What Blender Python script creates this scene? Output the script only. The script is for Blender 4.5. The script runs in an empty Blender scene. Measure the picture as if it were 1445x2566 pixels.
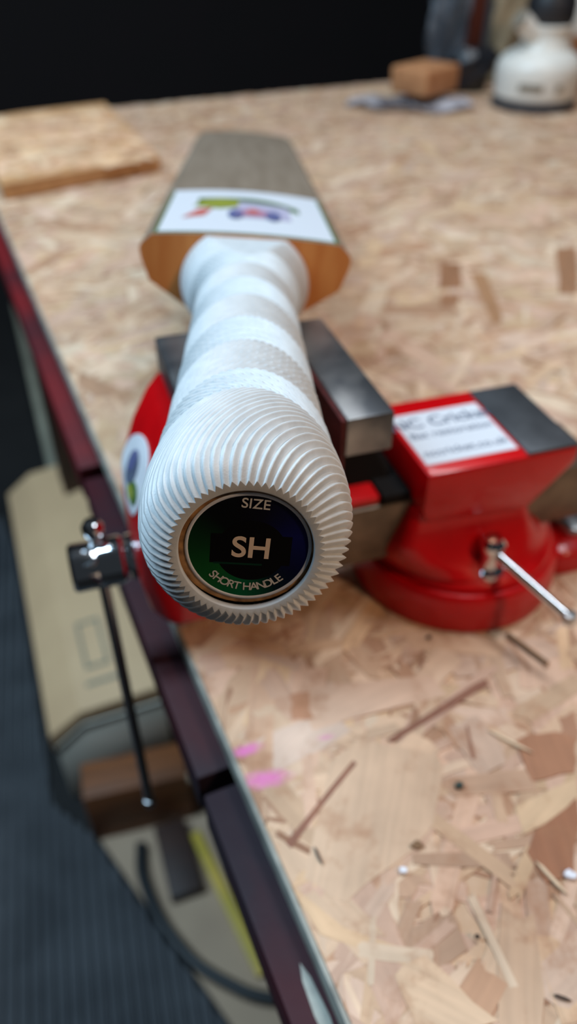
import bpy, bmesh, math, random
import numpy as np
from mathutils import Vector, Matrix
scene = bpy.context.scene
COL = scene.collection
random.seed(7)
PI = math.pi
R = math.radians

# ---------------------------------------------------------------- camera
PITCH = R(39.4)
cam_d = bpy.data.cameras.new('camera')
cam_d.sensor_fit = 'VERTICAL'
cam_d.sensor_height = 36.0
cam_d.sensor_width = 36.0 * 1445 / 2566
cam_d.lens = 1927.0 / 2566.0 * 36.0
cam_d.clip_start = 0.01
cam_d.dof.use_dof = True
cam_d.dof.focus_distance = 0.152
cam_d.dof.aperture_fstop = 9.5
cam = bpy.data.objects.new('camera', cam_d)
cam.location = (0, 0, 0.25)
cam.rotation_euler = (PI / 2 - PITCH, 0, 0)
COL.objects.link(cam)
scene.camera = cam

# ---------------------------------------------------------------- world, lights, exposure
world = bpy.data.worlds.new('world')
scene.world = world
world.use_nodes = True
world.node_tree.nodes['Background'].inputs[0].default_value = (0.75, 0.87, 1.0, 1)
world.node_tree.nodes['Background'].inputs[1].default_value = 0.035


def area_light(name, loc, target, sx, sy, energy, color):
    d = bpy.data.lights.new(name, 'AREA')
    d.shape = 'RECTANGLE'
    d.size, d.size_y = sx, sy
    d.energy = energy
    d.color = color
    o = bpy.data.objects.new(name, d)
    o.location = loc
    o.rotation_euler = (Vector(target) - Vector(loc)).to_track_quat('-Z', 'Y').to_euler()
    COL.objects.link(o)
    return o


area_light('ceiling_batten_lamp', (0.36, 0.62, 1.75), (0.1, 0.4, 0), 1.2, 0.22, 20.0, (0.88, 0.94, 1.0))
area_light('warm_bulb', (0.75, -0.40, 1.00), (0.0, 0.3, 0.1), 0.10, 0.10, 5.4, (1.0, 0.66, 0.40))
area_light('aisle_cool_fill', (-1.0, 0.30, 1.45), (-0.30, 0.5, -0.4), 0.25, 1.2, 41.0, (0.56, 0.80, 1.0))  # added cool fill for the left floor and the grip's left side
scene.view_settings.view_transform = 'Standard'
scene.view_settings.look = 'None'
scene.view_settings.gamma = 1.0
scene.view_settings.use_curve_mapping = False
scene.view_settings.exposure = -0.10


# ---------------------------------------------------------------- materials
def srgb(r, g, b):
    f = lambda c: (c / 12.92 if c <= 0.04045 else ((c + 0.055) / 1.055) ** 2.4)
    return (f(r / 255), f(g / 255), f(b / 255), 1)


def nd(nt, kind, **kw):
    n = nt.nodes.new(kind)
    for k, v in kw.items():
        setattr(n, k, v)
    return n


def material(name, color, rough=0.5, metal=0.0, color2=None, nscale=30, ndetail=4, stretch=None, bump=0.0,
             bscale=None, coat=0.0, trans=0.0, spec=0.5, sharp=(0.35, 0.65), alpha=1.0, rough2=None):
    m = bpy.data.materials.new(name)
    m.use_nodes = True
    nt = m.node_tree
    b = nt.nodes['Principled BSDF']
    b.inputs['Base Color'].default_value = color
    b.inputs['Roughness'].default_value = rough
    b.inputs['Metallic'].default_value = metal
    b.inputs['Coat Weight'].default_value = coat
    b.inputs['Coat Roughness'].default_value = 0.06
    b.inputs['Transmission Weight'].default_value = trans
    b.inputs['Specular IOR Level'].default_value = spec
    b.inputs['Alpha'].default_value = alpha
    if color2 is None and bump == 0:
        return m
    tc = nd(nt, 'ShaderNodeTexCoord')
    mp = nd(nt, 'ShaderNodeMapping')
    if stretch:
        mp.inputs['Scale'].default_value = stretch
    nt.links.new(tc.outputs['Object'], mp.inputs['Vector'])
    nz = nd(nt, 'ShaderNodeTexNoise')
    nz.inputs['Scale'].default_value = nscale
    nz.inputs['Detail'].default_value = ndetail
    nt.links.new(mp.outputs[0], nz.inputs['Vector'])
    if color2 is not None:
        rp = nd(nt, 'ShaderNodeValToRGB')
        rp.color_ramp.elements[0].position, rp.color_ramp.elements[1].position = sharp
        rp.color_ramp.elements[0].color, rp.color_ramp.elements[1].color = color, color2
        nt.links.new(nz.outputs['Fac'], rp.inputs[0])
        nt.links.new(rp.outputs[0], b.inputs['Base Color'])
    if rough2 is not None:
        mr = nd(nt, 'ShaderNodeMapRange')
        mr.inputs['To Min'].default_value, mr.inputs['To Max'].default_value = rough, rough2
        nt.links.new(nz.outputs['Fac'], mr.inputs['Value'])
        nt.links.new(mr.outputs[0], b.inputs['Roughness'])
    if bump:
        bz = nz
        if bscale:
            bz = nd(nt, 'ShaderNodeTexNoise')
            bz.inputs['Scale'].default_value = bscale
            bz.inputs['Detail'].default_value = 4
            nt.links.new(mp.outputs[0], bz.inputs['Vector'])
        bp = nd(nt, 'ShaderNodeBump')
        bp.inputs['Strength'].default_value = bump
        bp.inputs['Distance'].default_value = 0.0008
        nt.links.new(bz.outputs['Fac'], bp.inputs['Height'])
        nt.links.new(bp.outputs[0], b.inputs['Normal'])
    return m


def strand_material():
    m = bpy.data.materials.new('osb_strands')
    m.use_nodes = True
    nt = m.node_tree
    b = nt.nodes['Principled BSDF']
    b.inputs['Roughness'].default_value = 0.55
    b.inputs['Specular IOR Level'].default_value = 0.3
    at = nd(nt, 'ShaderNodeAttribute', attribute_name='tone')
    uv = nd(nt, 'ShaderNodeUVMap', uv_map='grain')
    mp = nd(nt, 'ShaderNodeMapping')
    mp.inputs['Scale'].default_value = (25, 420, 1)
    nt.links.new(uv.outputs[0], mp.inputs['Vector'])
    nz = nd(nt, 'ShaderNodeTexNoise')
    nz.inputs['Scale'].default_value = 1.0
    nz.inputs['Detail'].default_value = 3
    nt.links.new(mp.outputs[0], nz.inputs['Vector'])
    r1 = nd(nt, 'ShaderNodeMapRange')
    r1.inputs['From Min'].default_value, r1.inputs['From Max'].default_value = 0.25, 0.75
    r1.inputs['To Min'].default_value, r1.inputs['To Max'].default_value = 0.86, 1.07
    nt.links.new(nz.outputs['Fac'], r1.inputs['Value'])
    tc = nd(nt, 'ShaderNodeTexCoord')
    n2 = nd(nt, 'ShaderNodeTexNoise')
    n2.inputs['Scale'].default_value = 55.0
    n2.inputs['Detail'].default_value = 5
    nt.links.new(tc.outputs['Object'], n2.inputs['Vector'])
    r2 = nd(nt, 'ShaderNodeMapRange')
    r2.inputs['From Min'].default_value, r2.inputs['From Max'].default_value = 0.3, 0.7
    r2.inputs['To Min'].default_value, r2.inputs['To Max'].default_value = 0.88, 1.07
    nt.links.new(n2.outputs['Fac'], r2.inputs['Value'])
    mu = nd(nt, 'ShaderNodeMath', operation='MULTIPLY')
    nt.links.new(r1.outputs[0], mu.inputs[0])
    nt.links.new(r2.outputs[0], mu.inputs[1])
    vm = nd(nt, 'ShaderNodeVectorMath', operation='SCALE')
    nt.links.new(at.outputs['Color'], vm.inputs[0])
    nt.links.new(mu.outputs[0], vm.inputs['Scale'])
    # resin-brown mottling soaked through the wood
    n3 = nd(nt, 'ShaderNodeTexNoise')
    n3.inputs['Scale'].default_value = 42.0
    n3.inputs['Detail'].default_value = 9
    n3.inputs['Roughness'].default_value = 0.68
    nt.links.new(tc.outputs['Object'], n3.inputs['Vector'])
    r3 = nd(nt, 'ShaderNodeMapRange')
    r3.inputs['From Min'].default_value, r3.inputs['From Max'].default_value = 0.52, 0.68
    r3.inputs['To Min'].default_value, r3.inputs['To Max'].default_value = 0.0, 0.75
    nt.links.new(n3.outputs['Fac'], r3.inputs['Value'])
    m3 = nd(nt, 'ShaderNodeMix', data_type='RGBA')
    nt.links.new(r3.outputs[0], m3.inputs['Factor'])
    nt.links.new(vm.outputs[0], m3.inputs[6])
    m3.inputs[7].default_value = srgb(160, 112, 80)
    nt.links.new(m3.outputs[2], b.inputs['Base Color'])
    bp = nd(nt, 'ShaderNodeBump')
    bp.inputs['Strength'].default_value = 0.35
    bp.inputs['Distance'].default_value = 0.0005
    nt.links.new(nz.outputs['Fac'], bp.inputs['Height'])
    nt.links.new(bp.outputs[0], b.inputs['Normal'])
    return m, (nt, b, m3, tc)


M = {}
M['strand'], _ = strand_material()
# the bench's own strands: the same, with pink marker smears soaked into the wood
M['bench_strand'], (_nt, _b, _vm, _tc) = strand_material()
_prev = _vm.outputs[2]
for (px, py, rx, ry, rot, strength) in [(-0.0158, 0.1650, 0.0075, 0.0030, 0.3, 1.0), (-0.0085, 0.1530, 0.0115, 0.0042, 0.15, 0.9), (0.0142, 0.1705, 0.0042, 0.0014, 0.2, 0.5)]:
    mp = nd(_nt, 'ShaderNodeMapping', vector_type='TEXTURE')
    mp.inputs['Location'].default_value = (px, py, 0)
    mp.inputs['Rotation'].default_value = (0, 0, rot)
    mp.inputs['Scale'].default_value = (rx, ry, 1)
    _nt.links.new(_tc.outputs['Object'], mp.inputs['Vector'])
    nzz = nd(_nt, 'ShaderNodeTexNoise')
    nzz.inputs['Scale'].default_value = 2.2
    _nt.links.new(mp.outputs[0], nzz.inputs['Vector'])
    ln = nd(_nt, 'ShaderNodeVectorMath', operation='LENGTH')
    _nt.links.new(mp.outputs[0], ln.inputs[0])
    ad = nd(_nt, 'ShaderNodeMath', operation='MULTIPLY_ADD')
    ad.inputs[1].default_value = 0.9
    _nt.links.new(nzz.outputs['Fac'], ad.inputs[0])
    _nt.links.new(ln.outputs['Value'], ad.inputs[2])
    mr = nd(_nt, 'ShaderNodeMapRange')
    mr.inputs['From Min'].default_value, mr.inputs['From Max'].default_value = 0.75, 1.45
    mr.inputs['To Min'].default_value, mr.inputs['To Max'].default_value = strength, 0.0
    _nt.links.new(ad.outputs[0], mr.inputs['Value'])
    mx = nd(_nt, 'ShaderNodeMix', data_type='RGBA')
    _nt.links.new(mr.outputs[0], mx.inputs['Factor'])
    _nt.links.new(_prev, mx.inputs[6])
    mx.inputs[7].default_value = srgb(216, 120, 176)
    _prev = mx.outputs[2]
_nt.links.new(_prev, _b.inputs['Base Color'])

M['osb_core'] = material('osb_core', srgb(196, 160, 128), 0.7, color2=srgb(206, 172, 142), nscale=180, bump=0.4)
M['offcut_core'] = material('offcut_core', srgb(176, 128, 84), 0.7, color2=srgb(200, 152, 104), nscale=120, bump=0.4)
M['edge_grey'] = material('edge_grey', srgb(120, 120, 112), 0.5, color2=srgb(160, 160, 150), nscale=90)
M['grip'] = material('grip', srgb(206, 210, 212), 0.42, color2=srgb(196, 200, 202), nscale=260, bump=0.06, bscale=2500, spec=0.4)
M['cane'] = material('cane', srgb(120, 84, 48), 0.35, color2=srgb(190, 142, 88), nscale=350, coat=0.3, bump=0.2)
M['willow'] = material('willow', srgb(206, 124, 58), 0.5, color2=srgb(220, 146, 78), nscale=26, stretch=(6, 1, 1), bump=0.1)
M['scuff'] = material('scuff', srgb(126, 110, 94), 0.42, color2=srgb(138, 122, 106), nscale=18, stretch=(8, 0.8, 1), bump=0.1)
M['paper'] = material('paper', srgb(208, 210, 216), 0.45)
M['green_ink'] = material('green_ink', srgb(66, 96, 40), 0.45)
M['olive_ink'] = material('olive_ink', srgb(138, 142, 52), 0.45)
M['red_ink'] = material('red_ink', srgb(190, 98, 88), 0.45)
M['blue_ink'] = material('blue_ink', srgb(92, 96, 138), 0.45)
M['lilac_ink'] = material('lilac_ink', srgb(176, 170, 192), 0.45)
M['rose_ink'] = material('rose_ink', srgb(172, 120, 140), 0.45)
M['grey_ink'] = material('grey_ink', srgb(84, 92, 112), 0.5)
M['red_paint'] = material('red_paint', srgb(196, 3, 10), 0.34, color2=srgb(184, 2, 8), nscale=60, coat=0.30, bump=0.12, bscale=120, spec=0.25)
M['jaw_steel'] = material('jaw_steel', srgb(92, 94, 98), 0.42, 0.9, color2=srgb(168, 166, 164), nscale=40, sharp=(0.4, 0.75), bump=0.15)
M['anvil_steel'] = material('anvil_steel', srgb(62, 63, 66), 0.55, 0.55, color2=srgb(80, 81, 84), nscale=60, bump=0.15)
M['slide_steel'] = material('slide_steel', srgb(92, 80, 68), 0.45, 0.7, color2=srgb(120, 104, 88), nscale=80, bump=0.2)
M['chrome'] = material('chrome', srgb(225, 228, 232), 0.1, 1.0)
M['dull_chrome'] = material('dull_chrome', srgb(178, 178, 180), 0.32, 1.0)
M['leather'] = material('leather', srgb(74, 14, 16), 0.7, color2=srgb(96, 22, 22), nscale=200, bump=0.3)
M['maroon'] = material('maroon', srgb(56, 14, 22), 0.6, color2=srgb(38, 26, 34), nscale=13, sharp=(0.4, 0.6), spec=0.25, stretch=(1, 1, 1), bump=0.3, bscale=90)
M['maroon_far_lit'] = material('maroon_far_lit', srgb(104, 18, 22), 0.55, color2=srgb(66, 20, 26), nscale=9, sharp=(0.4, 0.6), bump=0.3, bscale=90, spec=0.25)  # redder copy of maroon: the far rail's light put into its colour
M['black_iron'] = material('black_iron', srgb(14, 12, 12), 0.8, spec=0.2)  # iron parts, and the painted shade block on the vise slide
M['rubber'] = material('rubber', srgb(80, 82, 86), 0.75, color2=srgb(64, 66, 70), nscale=14, bump=0.2, bscale=300)
M['floor'] = material('floor', srgb(22, 20, 20), 0.8, color2=srgb(14, 13, 13), nscale=8)
M['wall'] = material('wall', srgb(20, 13, 16), 0.9, color2=srgb(16, 12, 14), nscale=6)
M['carton'] = material('carton', srgb(238, 196, 150), 0.65, color2=srgb(228, 186, 142), nscale=9, bump=0.1)
M['carton_white'] = material('carton_white', srgb(236, 228, 210), 0.65)
M['grey_plank'] = material('grey_plank', srgb(150, 148, 130), 0.7, color2=srgb(130, 128, 112), nscale=7)
M['brown_wood'] = material('brown_wood', srgb(146, 84, 42), 0.6, color2=srgb(112, 66, 36), nscale=12, stretch=(1, 6, 6), bump=0.2)
M['dark_wood'] = material('dark_wood', srgb(58, 34, 24), 0.6, color2=srgb(44, 26, 20), nscale=20, bump=0.2)
M['hardboard'] = material('hardboard', srgb(180, 154, 128), 0.75, color2=srgb(168, 142, 118), nscale=10)
M['yellow'] = material('yellow', srgb(214, 178, 78), 0.55, color2=srgb(178, 158, 56), nscale=20)
M['hose'] = material('hose', srgb(22, 26, 30), 0.45)
M['white_plastic'] = material('white_plastic', srgb(224, 218, 208), 0.38, color2=srgb(214, 208, 198), nscale=12)
M['dark_plastic'] = material('dark_plastic', srgb(30, 30, 34), 0.5)
M['vent_grey'] = material('vent_grey', srgb(128, 118, 104), 0.6)
M['pad_grey'] = material('pad_grey', srgb(62, 60, 62), 0.8)
M['blue'] = material('blue', srgb(36, 110, 190), 0.4)
M['cork_brick'] = material('cork_brick', srgb(184, 128, 84), 0.75, color2=srgb(164, 108, 68), nscale=60, bump=0.3)
M['film'] = material('film', srgb(86, 94, 104), 0.12, 0.0, color2=srgb(190, 200, 212), nscale=20, sharp=(0.5, 0.68), alpha=0.30, spec=0.9)  # pale noise tone paints highlights onto the clear plastic
M['film_sheet'] = material('film_sheet', srgb(120, 118, 126), 0.18, 0.0, color2=srgb(216, 210, 214), nscale=34, sharp=(0.42, 0.62), alpha=0.62, spec=0.8)
M['film_dark'] = material('film_dark', srgb(34, 34, 40), 0.3, color2=srgb(22, 22, 26), nscale=20)
M['mahogany'] = material('mahogany', srgb(92, 40, 28), 0.4, color2=srgb(70, 30, 22), nscale=14, stretch=(6, 6, 1))
M['tan'] = material('tan', srgb(150, 128, 98), 0.8, color2=srgb(128, 108, 82), nscale=30, bump=0.3)
M['amber_wood'] = material('amber_wood', srgb(160, 104, 58), 0.6, color2=srgb(140, 88, 48), nscale=18)
M['label_ink'] = material('label_ink', srgb(206, 204, 200), 0.5)
M['sh_ink'] = material('sh_ink', srgb(226, 206, 186), 0.5)
M['pale_splinter'] = material('pale_splinter', srgb(226, 200, 168), 0.7)
M['dark_splinter'] = material('dark_splinter', srgb(70, 52, 40), 0.7)
M['brown_splinter'] = material('brown_splinter', srgb(124, 92, 62), 0.7)
M['green_chip'] = material('green_chip', srgb(34, 52, 46), 0.6)
M['white_chip'] = material('white_chip', srgb(232, 234, 244), 0.5)


def size_label_material():
    """Printed end label: conic blend of green, navy and black, with a black roundel in the middle."""
    m = bpy.data.materials.new('size_label')
    m.use_nodes = True
    nt = m.node_tree
    b = nt.nodes['Principled BSDF']
    b.inputs['Roughness'].default_value = 0.55
    b.inputs['Specular IOR Level'].default_value = 0.12
    tc = nd(nt, 'ShaderNodeTexCoord')
    sp = nd(nt, 'ShaderNodeSeparateXYZ')
    nt.links.new(tc.outputs['Object'], sp.inputs[0])
    an = nd(nt, 'ShaderNodeMath', operation='ARCTAN2')      # angle round the label, x right, z up
    nt.links.new(sp.outputs['Z'], an.inputs[0])
    nt.links.new(sp.outputs['X'], an.inputs[1])
    mr = nd(nt, 'ShaderNodeMapRange')
    mr.inputs['From Min'].default_value, mr.inputs['From Max'].default_value = -PI, PI
    nt.links.new(an.outputs[0], mr.inputs['Value'])
    rp = nd(nt, 'ShaderNodeValToRGB')
    el = rp.color_ramp.elements
    el[0].position, el[0].color = 0.0, srgb(8, 52, 24)
    el[1].position, el[1].color = 1.0, srgb(8, 52, 24)
    for pos, c in [(0.13, (14, 84, 36)), (0.24, (4, 92, 58)), (0.34, (3, 26, 34)), (0.42, (4, 8, 48)), (0.55, (10, 14, 84)),
                   (0.63, (7, 8, 52)), (0.70, (6, 6, 26)), (0.78, (4, 5, 14)), (0.88, (3, 9, 10))]:
        e = el.new(pos)
        e.color = srgb(*c)
    nt.links.new(mr.outputs[0], rp.inputs[0])

    def gt(sock, val, op='GREATER_THAN'):
        n = nd(nt, 'ShaderNodeMath', operation=op)
        nt.links.new(sock, n.inputs[0])
        n.inputs[1].default_value = val
        return n.outputs[0]

    def mul(a, c, op='MULTIPLY'):
        n = nd(nt, 'ShaderNodeMath', operation=op)
        nt.links.new(a, n.inputs[0])
        nt.links.new(c, n.inputs[1])
        return n.outputs[0]

    off = nd(nt, 'ShaderNodeVectorMath', operation='SUBTRACT')
    nt.links.new(tc.outputs['Object'], off.inputs[0])
    off.inputs[1].default_value = (0.0006, 0, -0.0008)
    ln = nd(nt, 'ShaderNodeVectorMath', operation='LENGTH')
    nt.links.new(off.outputs[0], ln.inputs[0])
    disc = gt(ln.outputs['Value'], 0.0071, 'LESS_THAN')
    band = mul(mul(gt(sp.outputs['Z'], -0.0040), gt(sp.outputs['Z'], 0.0030, 'LESS_THAN')), mul(gt(sp.outputs['X'], -0.0076), gt(sp.outputs['X'], 0.0086, 'LESS_THAN')))
    dark = mul(disc, band, 'MAXIMUM')
    mx = nd(nt, 'ShaderNodeMix', data_type='RGBA')
    nt.links.new(dark, mx.inputs['Factor'])
    nt.links.new(rp.outputs[0], mx.inputs[6])
    mx.inputs[7].default_value = srgb(4, 4, 7)
    # the thin green rule under the letters
    rule = mul(mul(gt(sp.outputs['Z'], -0.00425), gt(sp.outputs['Z'], -0.0038, 'LESS_THAN')), mul(gt(sp.outputs['X'], -0.0068), gt(sp.outputs['X'], 0.0030, 'LESS_THAN')))
    mx2 = nd(nt, 'ShaderNodeMix', data_type='RGBA')
    nt.links.new(rule, mx2.inputs['Factor'])
    nt.links.new(mx.outputs[2], mx2.inputs[6])
    mx2.inputs[7].default_value = srgb(6, 50, 36)
    nt.links.new(mx2.outputs[2], b.inputs['Base Color'])
    return m


M['size_label'] = size_label_material()


# ---------------------------------------------------------------- builders
def link_mesh(name, me, mat, parent=None, smooth=False):
    if smooth:
        for p in me.polygons:
            p.use_smooth = True
    o = bpy.data.objects.new(name, me)
    COL.objects.link(o)
    for m in (mat if isinstance(mat, (list, tuple)) else [mat]):
        me.materials.append(M[m])
    if parent is not None:
        o.parent = parent
    return o


def pydata(name, v, f, mat, parent=None, smooth=False):
    me = bpy.data.meshes.new(name)
    me.from_pydata([tuple(map(float, q)) for q in v], [], [tuple(q) for q in f])
    me.update()
    return link_mesh(name, me, mat, parent, smooth)


def from_bm(name, bm, mat, parent=None, smooth=False):
    me = bpy.data.meshes.new(name)
    bmesh.ops.recalc_face_normals(bm, faces=bm.faces)
    bm.to_mesh(me)
    bm.free()
    o = link_mesh(name, me, mat, parent, smooth)
    return o


def smooth_by_angle(o, deg=35):
    me = o.data
    for p in me.polygons:
        p.use_smooth = True
    bm = bmesh.new()
    bm.from_mesh(me)
    for e in bm.edges:
        e.smooth = not (len(e.link_faces) == 2 and e.calc_face_angle(0) > R(deg))
    bm.to_mesh(me)
    bm.free()
    return o


def thing(name, label, cat, loc=(0, 0, 0), rz=0.0, group=None, matrix=None):
    o = bpy.data.objects.new(name, None)
    o.empty_display_size = 0.02
    COL.objects.link(o)
    if matrix is not None:
        o.matrix_world = matrix
    else:
        o.location = loc
        o.rotation_euler = (0, 0, rz)
    return tag(o, label, cat, group)


def tag(o, label, cat, group=None):
    o['label'] = label
    o['category'] = cat
    if group:
        o['group'] = group
    return o


def add_box(bm, x0, x1, y0, y1, z0, z1, bev=0.0, seg=2, mat=None):
    r = bmesh.ops.create_cube(bm, size=1.0)
    vs = r['verts']
    m = Matrix.Translation(((x0 + x1) / 2, (y0 + y1) / 2, (z0 + z1) / 2)) @ Matrix.Diagonal((x1 - x0, y1 - y0, z1 - z0, 1))
    bmesh.ops.transform(bm, matrix=m, verts=vs)
    if mat is not None:
        bmesh.ops.transform(bm, matrix=mat, verts=vs)
    if bev > 0:
        es = list({e for v in vs for e in v.link_edges})
        bmesh.ops.bevel(bm, geom=es, offset=bev, segments=seg, affect='EDGES', profile=0.5)


def box(name, x0, x1, y0, y1, z0, z1, mat, parent=None, bev=0.0008, seg=2, xf=None):
    bm = bmesh.new()
    add_box(bm, x0, x1, y0, y1, z0, z1, bev, seg, xf)
    return smooth_by_angle(from_bm(name, bm, mat, parent))


def lathe(name, prof, mat, parent=None, seg=48, xf=None, deg=35):
    """prof: list of (radius, z)."""
    v, f = [], []
    for r, z in prof:
        for k in range(seg):
            a = 2 * PI * k / seg
            v.append((r * math.cos(a), r * math.sin(a), z))
    for i in range(len(prof) - 1):
        for k in range(seg):
            k2 = (k + 1) % seg
            f.append((i * seg + k, i * seg + k2, (i + 1) * seg + k2, (i + 1) * seg + k))
    f.append(tuple(range(seg))[::-1])
    f.append(tuple((len(prof) - 1) * seg + k for k in range(seg)))
    if xf is not None:
        v = [tuple(xf @ Vector(q)) for q in v]
    o = pydata(name, v, f, mat, parent)
    bm = bmesh.new()
    bm.from_mesh(o.data)
    bmesh.ops.remove_doubles(bm, verts=bm.verts, dist=1e-6)
    bmesh.ops.recalc_face_normals(bm, faces=bm.faces)
    bm.to_mesh(o.data)
    bm.free()
    return smooth_by_angle(o, deg)


def rod_xf(p, q):
    p, q = Vector(p), Vector(q)
    d = q - p
    return Matrix.Translation(p) @ d.to_track_quat('Z', 'Y').to_matrix().to_4x4(), d.length


def rod(name, p, q, r, mat, parent=None, seg=24, round_end=0.0):
    xf, L = rod_xf(p, q)
    e = round_end or r * 0.15
    prof = [(0.0005 * r, 0), (r - e, 0), (r, e), (r, L - e), (r - e, L), (0.0005 * r, L)]
    return lathe(name, prof, mat, parent, seg, xf)


def loft_rects(name, secs, mat, parent=None, n=6, deg=50):
    """secs: (z, x0, x1, y0, y1, corner radius) - a stack of rounded rectangles."""
    v, f = [], []
    cnt = 4 * (n + 1)
    for z, x0, x1, y0, y1, r in secs:
        for (cx, cy, a0) in ((x1 - r, y1 - r, 0), (x0 + r, y1 - r, 90), (x0 + r, y0 + r, 180), (x1 - r, y0 + r, 270)):
            for k in range(n + 1):
                a = R(a0 + 90 * k / n)
                v.append((cx + r * math.cos(a), cy + r * math.sin(a), z))
    for i in range(len(secs) - 1):
        for k in range(cnt):
            k2 = (k + 1) % cnt
            f.append((i * cnt + k, i * cnt + k2, (i + 1) * cnt + k2, (i + 1) * cnt + k))
    f.append(tuple(range(cnt))[::-1])
    f.append(tuple((len(secs) - 1) * cnt + k for k in range(cnt)))
    o = pydata(name, v, f, mat, parent)
    return smooth_by_angle(o, deg)


def prism(name, poly, axis_len, mat, parent=None, xf=None, bev=0.0):
    """poly in (x, z), extruded along y from 0 to axis_len."""
    n = len(poly)
    v = [(x, 0, z) for x, z in poly] + [(x, axis_len, z) for x, z in poly]
    f = [tuple(range(n)), tuple(range(2 * n - 1, n - 1, -1))]
    for k in range(n):
        k2 = (k + 1) % n
        f.append((k, k + n, k2 + n, k2))
    bm = bmesh.new()
    bv = [bm.verts.new(q) for q in v]
    for q in f:
        bm.faces.new([bv[i] for i in q])
    bmesh.ops.recalc_face_normals(bm, faces=bm.faces)
    if bev:
        bmesh.ops.bevel(bm, geom=list(bm.edges), offset=bev, segments=2, affect='EDGES', profile=0.5)
    if xf is not None:
        bmesh.ops.transform(bm, matrix=xf, verts=bm.verts)
    return smooth_by_angle(from_bm(name, bm, mat, parent))


def slab(name, pts, z0, z1, mat, parent=None, bev=0.0):
    """vertical-sided plate from a plan polygon."""
    n = len(pts)
    bm = bmesh.new()
    lo = [bm.verts.new((x, y, z0)) for x, y in pts]
    hi = [bm.verts.new((x, y, z1)) for x, y in pts]
    bm.faces.new(lo[::-1])
    bm.faces.new(hi)
    for k in range(n):
        k2 = (k + 1) % n
        bm.faces.new((lo[k], lo[k2], hi[k2], hi[k]))
    bmesh.ops.recalc_face_normals(bm, faces=bm.faces)
    if bev:
        bmesh.ops.bevel(bm, geom=list(bm.edges), offset=bev, segments=2, affect='EDGES', profile=0.5)
    return from_bm(name, bm, mat, parent)


def tube(name, pts, r, mat, parent=None, seg=12):
    """smooth tube along Catmull-Rom points."""
    P = [Vector(p) for p in pts]
    P = [2 * P[0] - P[1]] + P + [2 * P[-1] - P[-2]]
    path = []
    for i in range(1, len(P) - 2):
        for k in range(8):
            t = k / 8
            a, b, c, d = P[i - 1], P[i], P[i + 1], P[i + 2]
            path.append(0.5 * ((2 * b) + (c - a) * t + (2 * a - 5 * b + 4 * c - d) * t * t + (3 * b - a - 3 * c + d) * t ** 3))
    path.append(P[-2])
    v, f = [], []
    up = Vector((0, 0, 1))
    for i, q in enumerate(path):
        tg = (path[min(i + 1, len(path) - 1)] - path[max(i - 1, 0)]).normalized()
        s = tg.cross(up)
        if s.length < 1e-3:
            s = tg.cross(Vector((1, 0, 0)))
        s.normalize()
        w = s.cross(tg)
        for k in range(seg):
            a = 2 * PI * k / seg
            v.append(q + r * (math.cos(a) * s + math.sin(a) * w))
    for i in range(len(path) - 1):
        for k in range(seg):
            k2 = (k + 1) % seg
            f.append((i * seg + k, i * seg + k2, (i + 1) * seg + k2, (i + 1) * seg + k))
    f.append(tuple(range(seg))[::-1])
    f.append(tuple((len(path) - 1) * seg + k for k in range(seg)))
    return pydata(name, v, f, mat, parent, True)


def text_mesh(s, size, extrude=0.0, offset=0.0, space=1.0):
    cu = bpy.data.curves.new('lettering', 'FONT')
    cu.body = s
    cu.size = size
    cu.extrude = extrude
    cu.offset = offset
    cu.space_character = space
    cu.align_x = 'CENTER'
    cu.align_y = 'CENTER'
    o = bpy.data.objects.new('lettering', cu)
    COL.objects.link(o)
    bpy.context.view_layer.update()
    me = bpy.data.meshes.new_from_object(o.evaluated_get(bpy.context.evaluated_depsgraph_get()))
    bpy.data.objects.remove(o)
    bpy.data.curves.remove(cu)
    return me


def lettering(name, pieces, mat, parent):
    """pieces: (string, size, offset, 4x4 matrix) joined into one printed part."""
    bm = bmesh.new()
    for s, size, off, mx in pieces:
        me = text_mesh(s, size, 0.00004, off)
        me.transform(mx)
        bm.from_mesh(me)
        bpy.data.meshes.remove(me)
    return from_bm(name, bm, mat, parent)


# ================================================================ STRUCTURE
FLOOR_Z = -0.80
FR_A = Vector((-0.4000, 0.9165, 0))          # along the bench's front edge, away from the camera
FR_B = Vector((0.9165, 0.4000, 0))           # in from the front edge
FR_O = Vector((-0.0181, 0.1590, 0))
BENCH_RZ = math.atan2(0.4, 0.9165)
BENCH_M = Matrix.Translation(FR_O) @ Matrix.Rotation(BENCH_RZ, 4, 'Z')   # local x = in, y = along the edge


def structure(o):
    o['kind'] = 'structure'
    return o


structure(box('floor', -4.2, 2.4, -1.9, 4.2, FLOOR_Z - 0.05, FLOOR_Z, 'floor', bev=0))
w = structure(box('wall_far', -2.4, 2.0, 2.75, 2.81, FLOOR_Z, 1.7, 'wall', bev=0))
w.matrix_world = BENCH_M
w = structure(box('wall_left', -2.46, -2.4, -1.2, 2.75, FLOOR_Z, 1.7, 'wall', bev=0))
w.matrix_world = BENCH_M

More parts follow.
